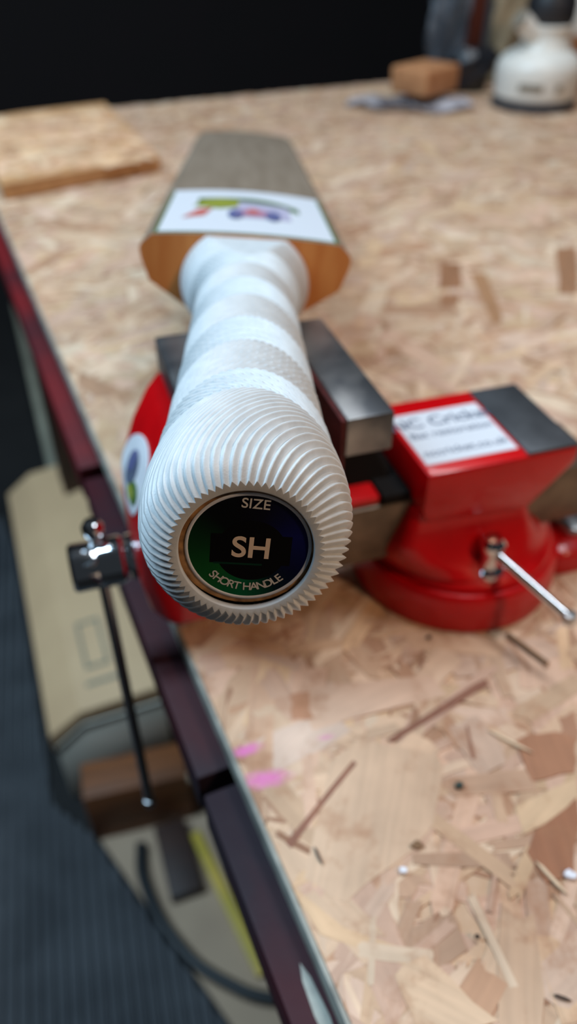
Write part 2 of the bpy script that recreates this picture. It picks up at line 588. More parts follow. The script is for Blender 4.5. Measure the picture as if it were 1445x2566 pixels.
# ================================================================ WORKBENCH
bench = thing('workbench', 'pale chipboard workbench with maroon front rail, the red vise bolted on it', 'workbench', matrix=BENCH_M)
box('board', 0.0, 0.95, -0.45, 1.065, -0.011, -0.0014, 'osb_core', bench, bev=0.0003)
box('edge_strip', -0.0016, -0.0001, -0.45, 1.065, -0.0112, -0.0006, 'edge_grey', bench, bev=0.0002)
for a0, a1 in ((-0.45, 0.0005), (0.0075, 0.212), (0.223, 1.065)):
    rl = box('rail', -0.0146, 0.03, a0, a1, -0.034, -0.0118, 'maroon_far_lit' if a0 > 0.2 else 'maroon', bench, bev=0.0012)
box('rail_backing', 0.004, 0.03, -0.45, 1.065, -0.060, -0.0365, 'black_iron', bench, bev=0.001)
wc = [(-0.0066, -0.090), (-0.0040, -0.094), (-0.0030, -0.083), (-0.0038, -0.071), (-0.0052, -0.066), (-0.0066, -0.071), (-0.0072, -0.081)]
slab('worn_patch', wc, -0.0119, -0.01168, 'edge_grey', bench)
for x, y in ((0.05, -0.40), (0.05, 1.02), (0.90, -0.40), (0.90, 1.02)):
    box('leg', x - 0.03, x + 0.03, y - 0.03, y + 0.03, FLOOR_Z, -0.0125, 'dark_wood', bench, bev=0.002)

TONES = [(204, 168, 138), (212, 178, 148), (198, 162, 132), (216, 184, 156), (208, 170, 144), (192, 154, 126), (212, 178, 154), (204, 168, 136),
         (220, 192, 164), (182, 140, 110), (210, 174, 138), (204, 166, 142)]
DARK_TONES = [(166, 122, 94), (156, 112, 84), (176, 134, 106)]


def strands(name, parent, mat, n, sampler, ztop, depth, seed, extra=(), tint=(1, 1, 1)):
    """Wood strands pressed into a board's face: each its own thin chip with jagged ends, at its own depth."""
    rng = random.Random(seed)
    V, F, T, U = [], [], [], []

    def add(outline, z, tilt, tone, ax, off):
        k = len(outline)
        base = len(V)
        cx = sum(p[0] for p in outline) / k
        cy = sum(p[1] for p in outline) / k
        for lo in (0, 1):
            for (x, y) in outline:
                zz = z + (x - cx) * tilt[0] + (y - cy) * tilt[1]
                V.append((x, y, min(zz, ztop) - (0.0011 if lo else 0)))
                T.append(tone)
                U.append((x * ax[0] + y * ax[1] + off, -x * ax[1] + y * ax[0] + off * 0.37))
        F.append(tuple(range(base, base + k)))
        for i in range(k):
            j = (i + 1) % k
            F.append((base + i, base + i + k, base + j + k, base + j))

    for i in range(n):
        x, y = sampler(rng)
        kind = rng.random()
        if kind < 0.05:
            L, W = rng.uniform(0.02, 0.06), rng.uniform(0.0012, 0.003)
            tone = rng.choice(DARK_TONES)
        elif kind < 0.55:
            L, W = rng.uniform(0.015, 0.05), rng.uniform(0.002, 0.008)
            tone = rng.choice(TONES)
        else:
            L, W = rng.uniform(0.025, 0.075), rng.uniform(0.005, 0.020)
            tone = rng.choice(DARK_TONES) if rng.random() < 0.008 else rng.choice(TONES)
        if x < 0.3 and y < 0.12:
            L, W = L * 0.72, W * 0.72
        g = rng.uniform(0.93, 1.05)
        tone = srgb(*(min(255, c * g * k) for c, k in zip(tone, tint)))
        a = rng.gauss(0.25, 0.75) if rng.random() < 0.6 else rng.uniform(0, PI)
        ca, sa = math.cos(a), math.sin(a)
        pts = []
        for (px, py) in ((-0.5, -0.5), (-0.1, -0.52), (0.5, -0.45), (0.53, -0.1), (0.47, 0.2), (0.5, 0.5), (0.1, 0.5), (-0.5, 0.46), (-0.54, 0.15), (-0.47, -0.2)):
            jx = px * L + rng.uniform(-0.06, 0.06) * min(L, 0.05)
            jy = py * W * (1 + rng.uniform(-0.22, 0.22))
            pts.append((x + jx * ca - jy * sa, y + jx * sa + jy * ca))
        add(pts, ztop - 0.00016 - depth * rng.random() ** 0.8, (rng.uniform(-0.004, 0.004), rng.uniform(-0.004, 0.004)), tone, (ca, sa), rng.uniform(0, 50))
    if extra:      # a fine cover of slivers right along the front edge
        for i in range(500):
            x, y = rng.uniform(0.0, 0.016), rng.uniform(-0.15, 0.5)
            L, W = rng.uniform(0.010, 0.030), rng.uniform(0.003, 0.009)
            a = rng.uniform(0, PI)
            ca, sa = math.cos(a), math.sin(a)
            pts = [(x + px * L * ca - py * W * sa, y + px * L * sa + py * W * ca) for px, py in ((-0.5, -0.5), (0.45, -0.42), (0.52, 0.1), (0.46, 0.5), (-0.47, 0.42), (-0.53, 0.0))]
            add(pts, ztop - 0.0004 - depth * rng.random() * 0.5, (0, 0), srgb(*rng.choice(TONES)), (ca, sa), rng.uniform(0, 50))
    for outline, tone, dz, a in extra:
        add(outline, ztop - dz, (0, 0), srgb(*tone), (math.cos(a), math.sin(a)), rng.uniform(0, 50))
    me = bpy.data.meshes.new(name)
    me.from_pydata(V, [], F)
    at = me.attributes.new('tone', 'FLOAT_COLOR', 'POINT')
    at.data.foreach_set('color', np.array(T, dtype=np.float32).ravel())
    uvl = me.uv_layers.new(name='grain')
    li = np.empty(len(me.loops), dtype=np.int32)
    me.loops.foreach_get('vertex_index', li)
    uvl.data.foreach_set('uv', np.array(U, dtype=np.float32)[li].ravel())
    me.update()
    o = link_mesh(name, me, mat, parent)
    o['kind'] = 'stuff'
    return o


# strands that stand out in the photograph, at their places on the board
BROWN = [[(0.1279, 0.6396), (0.1448, 0.6352), (0.1372, 0.5857), (0.1192, 0.5819)], [(0.1196, 0.5743), (0.1336, 0.5743), (0.1299, 0.5523), (0.1148, 0.5488)],
         [(0.1501, 0.6164), (0.1618, 0.6138), (0.1587, 0.5282), (0.1487, 0.5183)], [(0.2355, 0.6717), (0.2541, 0.6717), (0.2259, 0.5743), (0.2118, 0.5743)],
         [(0.0854, 0.1699), (0.1014, 0.1734), (0.1087, 0.1699), (0.1041, 0.1565), (0.087, 0.1517)], [(0.1044, 0.1789), (0.1124, 0.1826), (0.1082, 0.1682), (0.1035, 0.1699)],
         [(0.0846, 0.1337), (0.1021, 0.147), (0.0935, 0.1174), (0.0822, 0.1161), (0.0792, 0.1253)], [(0.0004, 0.1902), (0.0084, 0.1921), (0.0089, 0.1789), (0.0012, 0.1779)]]
LINES = [[(0.0375, 0.1696), (0.0394, 0.1685), (0.0742, 0.1906), (0.0807, 0.1951), (0.0797, 0.1981), (0.0724, 0.1937)], [(-0.001, 0.1292), (0.0007, 0.1274), (0.0249, 0.1594), (0.0238, 0.1606)],
         [(0.0675, 0.1752), (0.0687, 0.1756), (0.069, 0.1614), (0.0677, 0.1614)]]
PALE = [[(0.0158, 0.1606), (0.0267, 0.1699), (0.0543, 0.1631), (0.0565, 0.1581), (0.0497, 0.1365), (0.0423, 0.1267), (0.0174, 0.1098), (0.0049, 0.1174), (0.0107, 0.1395)],
        [(0.031, 0.0891), (0.0406, 0.0946), (0.0595, 0.0762), (0.0365, 0.0729)], [(0.0044, 0.1921), (0.0581, 0.2001), (0.063, 0.1902), (0.0087, 0.1734)],
        [(0.0791, 0.1424), (0.1032, 0.1532), (0.1019, 0.1439), (0.0795, 0.1322)], [(-0.0120, 0.1699), (0.0167, 0.1826), (0.0239, 0.1734), (-0.0100, 0.1517)]]
BI = BENCH_M.inverted()


def jag(poly, rng, amt):
    out = []
    for i, p in enumerate(poly):
        q = poly[(i + 1) % len(poly)]
        for t in (0, 0.34, 0.67):
            out.append((p[0] + (q[0] - p[0]) * t + rng.uniform(-amt, amt), p[1] + (q[1] - p[1]) * t + rng.uniform(-amt, amt)))
    return out


_r = random.Random(3)
EXTRA = []
for i, pl in enumerate(PALE):
    EXTRA.append((jag([(BI @ Vector((x, y, 0)))[:2] for x, y in pl], _r, 0.0006), [(208, 175, 146), (216, 182, 150), (212, 176, 150), (216, 182, 146), (212, 184, 164)][i], 0.00012 + 0.00001 * i, [0.9, -0.9, 0.1, 0.3, 0.4][i]))
for i, pl in enumerate(BROWN):
    EXTRA.append((jag([(BI @ Vector((x, y, 0)))[:2] for x, y in pl], _r, 0.0009), [(150, 104, 74), (154, 108, 78), (164, 120, 86), (156, 112, 82), (168, 118, 88), (172, 126, 98), (158, 106, 76), (184, 134, 104)][i], 0.00006 + 0.000005 * i, 1.2))
for pl in LINES:
    EXTRA.append((jag([(BI @ Vector((x, y, 0)))[:2] for x, y in pl], _r, 0.0002), (138, 92, 72), 0.00003, 0.8))


def bench_sampler(rng):
    if rng.random() < 0.45:
        return (rng.uniform(0.0, 0.45) if rng.random() < 0.85 else rng.uniform(0.0, 0.03)), rng.uniform(-0.2, 0.45)
    return rng.uniform(0.0, 0.95), rng.uniform(-0.45, 1.065)


def bench_point(rng):
    while True:
        x, y = bench_sampler(rng)
        if x < 0.02 or 0.006 < x < 0.94:
            return max(0.003, x), max(-0.44, min(1.055, y))


def clip_strands(o, x0, x1, y0, y1):
    me = o.data
    co = np.empty(len(me.vertices) * 3, dtype=np.float32)
    me.vertices.foreach_get('co', co)
    co = co.reshape(-1, 3)
    co[:, 0] = np.clip(co[:, 0], x0, x1)
    co[:, 1] = np.clip(co[:, 1], y0, y1)
    me.vertices.foreach_set('co', co.ravel())
    me.update()


so = strands('wood_strands', bench, 'bench_strand', 11500, bench_point, 0.0, 0.0011, 11, EXTRA)
clip_strands(so, 0.0, 0.95, -0.45, 1.065)
# object coordinates of the pink smears are world-placed: express the strands in world axes
so.data.transform(BENCH_M)
so.matrix_parent_inverse = BENCH_M.inverted()

# ================================================================ CRICKET BAT
BP0 = Vector((-0.0083, 0.1125, 0.1477))
BP1 = Vector((-0.0418, 0.7758, 0.0498))
ax_a = (BP1 - BP0).normalized()
n0 = (Vector((0, 0, 1)) - ax_a * ax_a.z).normalized()
r0 = ax_a.cross(n0)
ROLL = R(4.5)
ax_r = r0 * math.cos(ROLL) - n0 * math.sin(ROLL)
ax_n = n0 * math.cos(ROLL) + r0 * math.sin(ROLL)
BAT_M = Matrix(((ax_r.x, ax_a.x, ax_n.x, BP0.x), (ax_r.y, ax_a.y, ax_n.y, BP0.y), (ax_r.z, ax_a.z, ax_n.z, BP0.z), (0, 0, 0, 1)))
bat = thing('cricket_bat', 'cricket bat with white ridged rubber grip, held by its handle in the red vise', 'cricket bat', matrix=BAT_M)
S_SH, S_TOE, HW, FACE = 0.1995, 0.6707, 0.0420, 0.0186


def face_n(x, s):
    hw = HW
    return FACE + 0.0016 * (1 - min(1, (x / 0.038)) ** 2)


def blade_mesh():
    v, f, mi = [], [], []
    st = [0, 0.004, 0.03, 0.08, 0.15, 0.25, 0.33, 0.40] + [S_TOE - S_SH - d for d in (0.030, 0.022, 0.015, 0.010, 0.006, 0.003, 0.001, 0.0)]
    Ltot = S_TOE - S_SH
    top = np.linspace(-0.0385, 0.0385, 15)
    for d in st:
        e = Ltot - d
        k = 1.0
        if e < 0.022:
            k = (HW - 0.020 * (1 - math.sqrt(max(0, 1 - (1 - e / 0.022) ** 2)))) / HW
        t = d / Ltot
        spine = -0.020 - 0.012 * math.sin(PI * min(1, t * 1.15)) + 0.016 * max(0, t - 0.6) / 0.4
        ring = [(x * k, face_n(x, d)) for x in top]
        if e < 0.006:
            dz = 0.004 * (1 - e / 0.006)
            ring = [(x, z - dz) for x, z in ring]
        right = [(0.0430, 0.0145), (0.0436, 0.0125), (0.0430, 0.0090), (0.0398, 0.0), (0.0235, -0.011 if t < 0.9 else -0.007), (0.0110, spine * 0.9), (0.0, spine)]
        left = [(-x, z) for x, z in right[:-1]][::-1]
        ring += [(x * k, z) for x, z in right] + [(x * k, z) for x, z in left]
        v += [(x, S_SH + d, z) for x, z in ring]
    n = len(top) + 13
    for i in range(len(st) - 1):
        for j in range(n):
            j2 = (j + 1) % n
            f.append((i * n + j, i * n + j2, (i + 1) * n + j2, (i + 1) * n + j))
            mi.append(0)
    f.append(tuple(range(n))[::-1])
    mi.append(1)
    f.append(tuple((len(st) - 1) * n + j for j in range(n)))
    mi.append(1)
    return v, f, mi


bv, bf, bmi = blade_mesh()
blade = pydata('blade', bv, bf, ['scuff', 'willow'], bat)
for p, i in zip(blade.data.polygons, bmi):
    p.material_index = i
smooth_by_angle(blade, 28)

# --- the rubber grip: chevron ridges, bands of alternating slant
NR = 62
BANDS = [0.0245, 0.0390, 0.0625, 0.0845, 0.1090, 0.1310, 0.1560, 0.1780, 0.2010]


def grip_radius(s):
    kn = [(0.0, 0.0151), (0.0008, 0.0168), (0.0022, 0.0188), (0.0045, 0.0205), (0.008, 0.0215), (0.013, 0.0220), (0.019, 0.0219), (0.027, 0.0213),
          (0.036, 0.0206), (0.05, 0.0199), (0.065, 0.0195), (0.09, 0.0191), (0.12, 0.0188), (0.15, 0.0187), (0.1995, 0.0187)]
    return float(np.interp(s, [q[0] for q in kn], [q[1] for q in kn]))


def slant(s):
    """accumulated turn of the ridges up to s, reversing at every band edge"""
    g, last = 0.0, 0.0
    steps = max(2, int(s / 0.0005))
    for i in range(steps):
        t = (i + 0.5) * s / steps
        band = sum(1 for b in BANDS if t > b)
        rate = (24 + 1700 * t) if band == 0 else 50
        g += (-rate if band % 2 == 0 else rate) * s / steps
    return g


def build_grip():
    rows = [0.0, 0.0004, 0.0008, 0.0014, 0.0022, 0.0032, 0.0045]
    s = 0.0055
    while s < 0.193:
        rows.append(s)
        s += 0.0009 if s < 0.09 else 0.0012
    for b in BANDS[:-1]:
        rows += [b - 0.00045, b, b + 0.00045]
    rows = sorted(set(round(q, 5) for q in rows if q <= 0.193))
    per = 6
    NC = NR * per
    shape = [0.0, 0.26, 0.52, 0.78, 1.0, 0.5]
    v, f = [], []
    for s in rows:
        g = slant(s)
        depth = float(np.interp(s, [0, 0.004, 0.012, 0.022, 0.03, 0.06, 0.12, 0.2], [0.0011, 0.0013, 0.0013, 0.00105, 0.00075, 0.00065, 0.00052, 0.0004]))
        dip = min([abs(s - b) for b in BANDS])
        step = 0.00030 * max(0, 1 - dip / 0.0008)
        band = sum(1 for b in BANDS if s > b)
        b0 = 0 if band == 0 else BANDS[band - 1]
        b1 = BANDS[min(band, len(BANDS) - 1)]
        for c in range(NC):
            th = 2 * PI * c / NC + g
            ss = s + 0.0085 * math.sin(th) ** 2 * min(1, s / 0.02) * max(0, 1 - max(0, s - 0.13) / 0.05)
            r = grip_radius(ss)
            # each band leans outwards towards the toe end so its lip casts a line
            r += 0.0004 * ((s - b0) / max(1e-4, (b1 - b0)) - 0.5) if band > 0 else 0
            r += depth * (shape[c % per] - 0.5) - step
            fl = max(0.0, (ss - 0.158) / (S_SH - 0.158))
            fl = min(1, fl) ** 1.6
            ov = max(0.0, 1 - s / 0.06)
            x = math.cos(th) * (r + 0.0084 * fl)
            z = math.sin(th) * (r * (1 + 0.04 * ov) + 0.0060 * fl) - 0.0005 * ov
            z = min(z, FACE + 0.0008) if s > 0.15 else z
            v.append((x, min(ss, S_SH + 0.0002), z))
    nr = len(rows)
    for i in range(nr - 1):
        for c in range(NC):
            c2 = (c + 1) % NC
            f.append((i * NC + c, (i + 1) * NC + c, (i + 1) * NC + c2, i * NC + c2))
    # far end tucks in under the shoulder
    far = len(v)
    for c in range(NC):
        th = 2 * PI * c / NC + slant(rows[-1])
        v.append((math.cos(th) * 0.0269, S_SH - 0.0002, min(FACE + 0.0006, math.sin(th) * 0.0240)))
    for c in range(NC):
        c2 = (c + 1) % NC
        f.append(((nr - 1) * NC + c, far + c, far + c2, (nr - 1) * NC + c2))
    # lip and inner wall at the near end
    prev = 0
    for (rr, ss) in ((0.0137, 0.0), (0.0135, 0.0001), (0.0134, 0.0008), (0.0136, 0.0016), (0.0150, 0.0026)):
        base = len(v)
        for c in range(NC):
            th = 2 * PI * c / NC
            v.append((math.cos(th) * rr, ss, math.sin(th) * rr * 1.04 - 0.0005))
        for c in range(NC):
            c2 = (c + 1) % NC
            f.append((prev + c, prev + c2, base + c2, base + c))
        prev = base
    return v, f


gv, gf = build_grip()
grip = pydata('grip', gv, gf, 'grip', bat)
bm = bmesh.new()
bm.from_mesh(grip.data)
bmesh.ops.recalc_face_normals(bm, faces=bm.faces)
bm.to_mesh(grip.data)
bm.free()
for p in grip.data.polygons:
    p.use_smooth = True
# the cut end is a crisp edge: teeth where the ridges meet it
bm = bmesh.new()
bm.from_mesh(grip.data)
bm.verts.ensure_lookup_table()
for e in bm.edges:
    a_, b_ = e.verts[0].index, e.verts[1].index
    if a_ < NR * 6 and b_ < NR * 6:
        e.smooth = False
bm.to_mesh(grip.data)
bm.free()

# the cane handle inside the grip, then the printed label on its end
YX = Matrix.Rotation(-PI / 2, 4, 'X')      # z axis -> +y
lathe('handle_end', [(0.0001, 0.0018), (0.0130, 0.0018), (0.0143, 0.0021), (0.0148, 0.010), (0.0148, 0.17), (0.0001, 0.17)], 'cane', bat, 48, YX)
lab_loc = Vector((0.0004, 0.0016, -0.0003))
seg = 72
lv = [(0, 0, 0)] + [(0.0121 * math.cos(2 * PI * k / seg), 0, 0.0121 * math.sin(2 * PI * k / seg)) for k in range(seg)]
lv += [(0.0121 * math.cos(2 * PI * k / seg), 0.00012, 0.0121 * math.sin(2 * PI * k / seg)) for k in range(seg)]
lf = [(0, 1 + k, 1 + (k + 1) % seg) for k in range(seg)] + [(1 + k, 1 + seg + k, 1 + seg + (k + 1) % seg, 1 + (k + 1) % seg) for k in range(seg)]
label = pydata('size_label', lv, lf, 'size_label', bat)
label.location = lab_loc
label.rotation_euler = (0, R(1.5), 0)
label['label'] = 'dark round size label in green and navy on the handle end'
rv, rf = [], []
for rr, yy in ((0.0120, -0.00012), (0.01265, -0.00012), (0.01265, 0.0001), (0.0120, 0.0001)):
    rv += [(rr * math.cos(2 * PI * k / seg), yy, rr * math.sin(2 * PI * k / seg)) for k in range(seg)]
for i in range(4):
    for k in range(seg):
        k2 = (k + 1) % seg
        rf.append((i * seg + k, ((i + 1) % 4) * seg + k, ((i + 1) % 4) * seg + k2, i * seg + k2))
pydata('label_border', rv, rf, 'paper', label, True)
FX = Matrix.Rotation(PI / 2, 4, 'X')       # text plane xy -> xz, facing -y


def at(x, z, rot=0.0):
    return Matrix.Translation((x, -0.0001, z)) @ Matrix.Rotation(-rot, 4, 'Y') @ FX


lettering('size_lettering', [('SIZE', 0.0031, 0.00002, at(0.0008, 0.0101, -0.05))], 'label_ink', label)
lettering('short_code_lettering', [('SH', 0.0068, 0.00012, at(0.0006, -0.0002, -0.02))], 'sh_ink', label)
word = 'SHORT HANDLE'
pieces = []
W_ = {'S': .92, 'H': 1.12, 'O': 1.16, 'R': 0.98, 'T': 0.9, ' ': .5, 'A': 1.0, 'N': 1.14, 'D': 1.1, 'L': .86, 'E': .88}
tot = sum(W_[c] for c in word)
acc = 0
for c in word:
    mid = acc + W_[c] / 2
    acc += W_[c]
    a = R(-90 - 47 + 94 * mid / tot - 1)
    if c != ' ':
        pieces.append((c, 0.0026, 0.00002, at(0.0098 * math.cos(a) + 0.0001, 0.0098 * math.sin(a) + 0.0002, a + PI / 2)))
lettering('short_handle_lettering', pieces, 'label_ink', label)

# --- sticker across the top of the blade's face, with its emblem
def face_patch(name, outline, lift, mat, parent, s_ref=None, thick=0.00012):
    """flat print laid on the blade's gently curved face; outline in (x, s)"""
    v, f = [], []
    n = len(outline)
    for lo in (0, 1):
        for x, s in outline:
            v.append((x, s, face_n(x, s) + lift - lo * thick))
    f.append(tuple(range(n)))
    f.append(tuple(range(2 * n - 1, n - 1, -1)))
    for k in range(n):
        k2 = (k + 1) % n
        f.append((k, k + n, k2 + n, k2))
    return pydata(name, v, f, mat, parent)


def strip_patch(name, xs, lo, hi, lift, mat, parent):
    v, f = [], []
    m = len(xs)
    for i, x in enumerate(xs):
        v += [(x, lo(i), face_n(x, 0) + lift), (x, hi(i), face_n(x, 0) + lift), (x, lo(i), face_n(x, 0) + lift - 0.0002), (x, hi(i), face_n(x, 0) + lift - 0.0002)]
    for i in range(m - 1):
        a, b = 4 * i, 4 * i + 4
        f += [(a, b, b + 1, a + 1), (a + 2, a + 3, b + 3, b + 2), (a, a + 2, b + 2, b), (a + 1, b + 1, b + 3, a + 3)]
    f += [(0, 1, 3, 2), (4 * m - 4, 4 * m - 2, 4 * m - 1, 4 * m - 3)]
    return pydata(name, v, f, mat, parent)


xs = list(np.linspace(-0.0378, 0.0378, 25))
stk = strip_patch('face_sticker', xs, lambda i: S_SH + 0.0004, lambda i: 0.308 + 0.004 * math.cos((i - 12) / 12 * 1.5), 0.0002, 'paper', bat)
stk['label'] = 'white sticker with a green rule and a coloured emblem'
strip_patch('green_rule', xs, lambda i: S_SH + 0.0006, lambda i: S_SH + 0.0036, 0.0003, 'green_ink', stk)
for sx in (-1, 1):
    x0, x1 = (0.0366, 0.0378)
    strip_patch('green_rule', sorted([sx * x0, sx * x1]), lambda i: S_SH + 0.0036, lambda i: 0.306, 0.0003, 'green_ink', stk)


def blob(cx, cs, rx, rs, n=20, a0=0, a1=360):
    return [(cx + rx * math.cos(R(a0 + (a1 - a0) * k / n)), cs + rs * math.sin(R(a0 + (a1 - a0) * k / n))) for k in range(n)]


xe = list(np.linspace(-0.0235, 0.0250, 21))
strip_patch('emblem_arc', xe, lambda i: 0.276 - 0.020 * (max(0, (i - 10)) / 10) ** 2 - 0.014 * (max(0, 10 - i) / 10) ** 2, lambda i: 0.288 - 0.020 * (max(0, (i - 10)) / 10) ** 2 - 0.004 * (max(0, 10 - i) / 10) ** 2, 0.0004, 'green_ink', stk)
face_patch('emblem_wing', [(-0.0250, 0.262), (-0.013, 0.256), (-0.004, 0.262), (-0.0035, 0.281), (-0.013, 0.284), (-0.021, 0.278)], 0.0005, 'olive_ink', stk)
face_patch('emblem_beak', [(-0.0285, 0.232), (-0.019, 0.238), (-0.016, 0.256), (-0.022, 0.254)], 0.0005, 'red_ink', stk)
strip_patch('emblem_panel', list(np.linspace(-0.006, 0.020, 9)), lambda i: 0.236, lambda i: 0.276 - 0.008 * (i / 8) ** 2, 0.00045, 'lilac_ink', stk)
for sx in (-0.0085, 0.0085):
    face_patch('emblem_band', blob(0.0035 + sx, 0.243, 0.0036, 0.011), 0.0007, 'blue_ink', stk)
face_patch('emblem_crest', [(-0.004, 0.240), (0.011, 0.239), (0.0105, 0.252), (0.0035, 0.258), (-0.0035, 0.252)], 0.0007, 'rose_ink', stk)
face_patch('emblem_crest', [(0.0005, 0.245), (0.0055, 0.245), (0.005, 0.256), (0.001, 0.256)], 0.0009, 'red_ink', stk)

# ================================================================ BENCH VISE
VM = Matrix.Translation((0.077, 0.270, 0)) @ Matrix.Rotation(math.atan2(0.299, 0.954), 4, 'Z')   # local x = away from the screw, y = along the jaws
vise = thing('bench_vise', 'red bench vise with steel jaws standing on the chipboard bench', 'vise', matrix=VM)
# swivel base: skirt, groove, flange
bs = lathe('swivel_base', [(0.0001, 0.0), (0.0472, 0.0), (0.0474, 0.002), (0.0464, 0.0165), (0.0448, 0.0188), (0.0430, 0.0192), (0.0001, 0.0192)], 'red_paint', vise, 72)
lathe('flange', [(0.0001, 0.0198), (0.0425, 0.0198), (0.0432, 0.0206), (0.0424, 0.0224), (0.0402, 0.0240), (0.036, 0.0250), (0.0001, 0.0250)], 'red_paint', vise, 72)
# bolt ear and its chrome bolt on the far right of the base
ear = loft_rects('bolt_ear', [(0.0, 0.034, 0.072, -0.026, 0.012, 0.012), (0.010, 0.034, 0.072, -0.026, 0.012, 0.012), (0.0125, 0.036, 0.070, -0.024, 0.010, 0.011)], 'red_paint', vise)
lathe('bolt_head', [(0.0001, 0.0125), (0.0086, 0.0125), (0.0088, 0.0150), (0.0080, 0.0166), (0.0060, 0.0172), (0.0001, 0.0173)], 'dull_chrome', ear, 24, Matrix.Translation((0.0575, -0.0085, 0)))
# pedestal flaring from the swivel flange up to the anvil block
def ped():
    secs = []
    for z, xa, xb, hy, r in ((0.0245, -0.0445, 0.0400, 0.0395, 0.039), (0.028, -0.0442, 0.0340, 0.0355, 0.030), (0.033, -0.0425, 0.0270, 0.0310, 0.014), (0.040, -0.0400, 0.0205, 0.0270, 0.006), (0.047, -0.0370, 0.0185, 0.0245, 0.005), (0.054, -0.0345, 0.0185, 0.0230, 0.004)):
        secs.append((z, xa, xb, -hy, hy, r))
    return secs
loft_rects('pedestal', ped(), 'red_paint', vise, 8)
body = prism('anvil_body', [(-0.0335, 0.0752), (-0.0335, 0.057), (-0.0315, 0.051), (0.0150, 0.0470), (0.0335, 0.0672), (0.0335, 0.0752)], 0.0535, 'red_paint', vise, Matrix.Translation((0, -0.0270, 0)), bev=0.0022)
box('anvil_plate', 0.0100, 0.0328, -0.0262, 0.0236, 0.0745, 0.0763, 'anvil_steel', vise, bev=0.0006)
# shop sticker on the anvil body
lab = box('shop_sticker', -0.0312, 0.0086, -0.0208, 0.0152, 0.0750, 0.07545, 'paper', vise, bev=0.0001, seg=1)
lab['label'] = 'white paper sticker lettered with the cricket shop'
ty = lambda x, y, z=0.07548: Matrix.Translation((x, y, z))
lettering('shop_lettering', [('NC Cricket', 0.0096, 0.00016, ty(-0.0112, 0.0072))], 'grey_ink', lab)
lettering('shop_lettering', [('Bat restoration', 0.0060, 0.00006, ty(-0.0110, -0.0015)), ('nccricket.co.uk', 0.0060, 0.00006, ty(-0.0110, -0.0140))], 'grey_ink', lab)
# fixed jaw: upright behind the steel plate, the plate and its leather face
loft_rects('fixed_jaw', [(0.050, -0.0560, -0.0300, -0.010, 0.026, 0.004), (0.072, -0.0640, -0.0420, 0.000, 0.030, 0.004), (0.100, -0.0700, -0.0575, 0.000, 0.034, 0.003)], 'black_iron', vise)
box('fixed_jaw_plate', -0.0722, -0.0552, -0.0372, 0.0375, 0.0990, 0.1140, 'jaw_steel', vise, bev=0.0007)
jp = box('jaw_pad', -0.0738, -0.0722, -0.0365, 0.0370, 0.0860, 0.1132, 'leather', vise, bev=0.0004)
# moving jaw: a casting that swells out and down to the screw boss
dyn = loft_rects('moving_jaw', [(0.0165, -0.1390, -0.1120, -0.0185, 0.0185, 0.008), (0.024, -0.1430, -0.1100, -0.0205, 0.0205, 0.009), (0.041, -0.1452, -0.1085, -0.0225, 0.0225, 0.009),
                                (0.058, -0.1450, -0.1065, -0.0265, 0.0265, 0.008), (0.072, -0.1425, -0.1050, -0.0310, 0.0310, 0.007), (0.086, -0.1355, -0.1045, -0.0350, 0.0350, 0.005),
                                (0.096, -0.1285, -0.1045, -0.0368, 0.0372, 0.004), (0.1002, -0.1240, -0.1050, -0.0370, 0.0375, 0.003)], 'red_paint', vise, 6)
box('moving_jaw_plate', -0.1222, -0.1052, -0.0372, 0.0405, 0.1000, 0.1140, 'jaw_steel', vise, bev=0.0007)
# oval club sticker on the sloping front of the moving jaw
def front_pt(u, v, lift):
    # follow the casting's front profile
    z = 0.0660 + v
    x = -float(np.interp(z, [0.041, 0.058, 0.072, 0.086, 0.096], [0.1452, 0.1450, 0.1425, 0.1355, 0.1285]))
    return (x - lift, u, z)


def front_blob(name, cu, cv, ru, rv_, lift, mat, parent, n=28, rings=4):
    v, f = [front_pt(cu, cv, lift)], []
    for q in range(1, rings + 1):
        for k in range(n):
            a = 2 * PI * k / n
            v.append(front_pt(cu + ru * q / rings * math.cos(a), cv + rv_ * q / rings * math.sin(a), lift))
    for k in range(n):
        f.append((0, 1 + k, 1 + (k + 1) % n))
    for q in range(rings - 1):
        for k in range(n):
            k2 = (k + 1) % n
            f.append((1 + q * n + k, 1 + (q + 1) * n + k, 1 + (q + 1) * n + k2, 1 + q * n + k2))
    base = len(v)
    v += [front_pt(cu + ru * math.cos(2 * PI * k / n), cv + rv_ * math.sin(2 * PI * k / n), lift - 0.0004) for k in range(n)]
    for k in range(n):
        k2 = (k + 1) % n
        f.append((1 + (rings - 1) * n + k, base + k, base + k2, 1 + (rings - 1) * n + k2))
    return pydata(name, v, f, mat, parent, False)


ov = front_blob('oval_sticker', 0.0060, 0.0105, 0.0190, 0.0125, 0.0005, 'paper', vise)
ov['label'] = 'white oval sticker with a blue and green emblem on the moving jaw'
front_blob('emblem_bird', 0.0085, 0.0120, 0.0070, 0.0062, 0.0008, 'grey_ink', ov, 16, 3)
front_blob('emblem_wing', 0.0100, 0.0140, 0.0035, 0.0040, 0.0011, 'blue_ink', ov, 12, 2)
front_blob('emblem_leaf', -0.0030, 0.0085, 0.0062, 0.0030, 0.0010, 'green_ink', ov, 14, 2)
front_blob('emblem_leaf', 0.0000, 0.0070, 0.0045, 0.0018, 0.0012, 'olive_ink', ov, 12, 2)
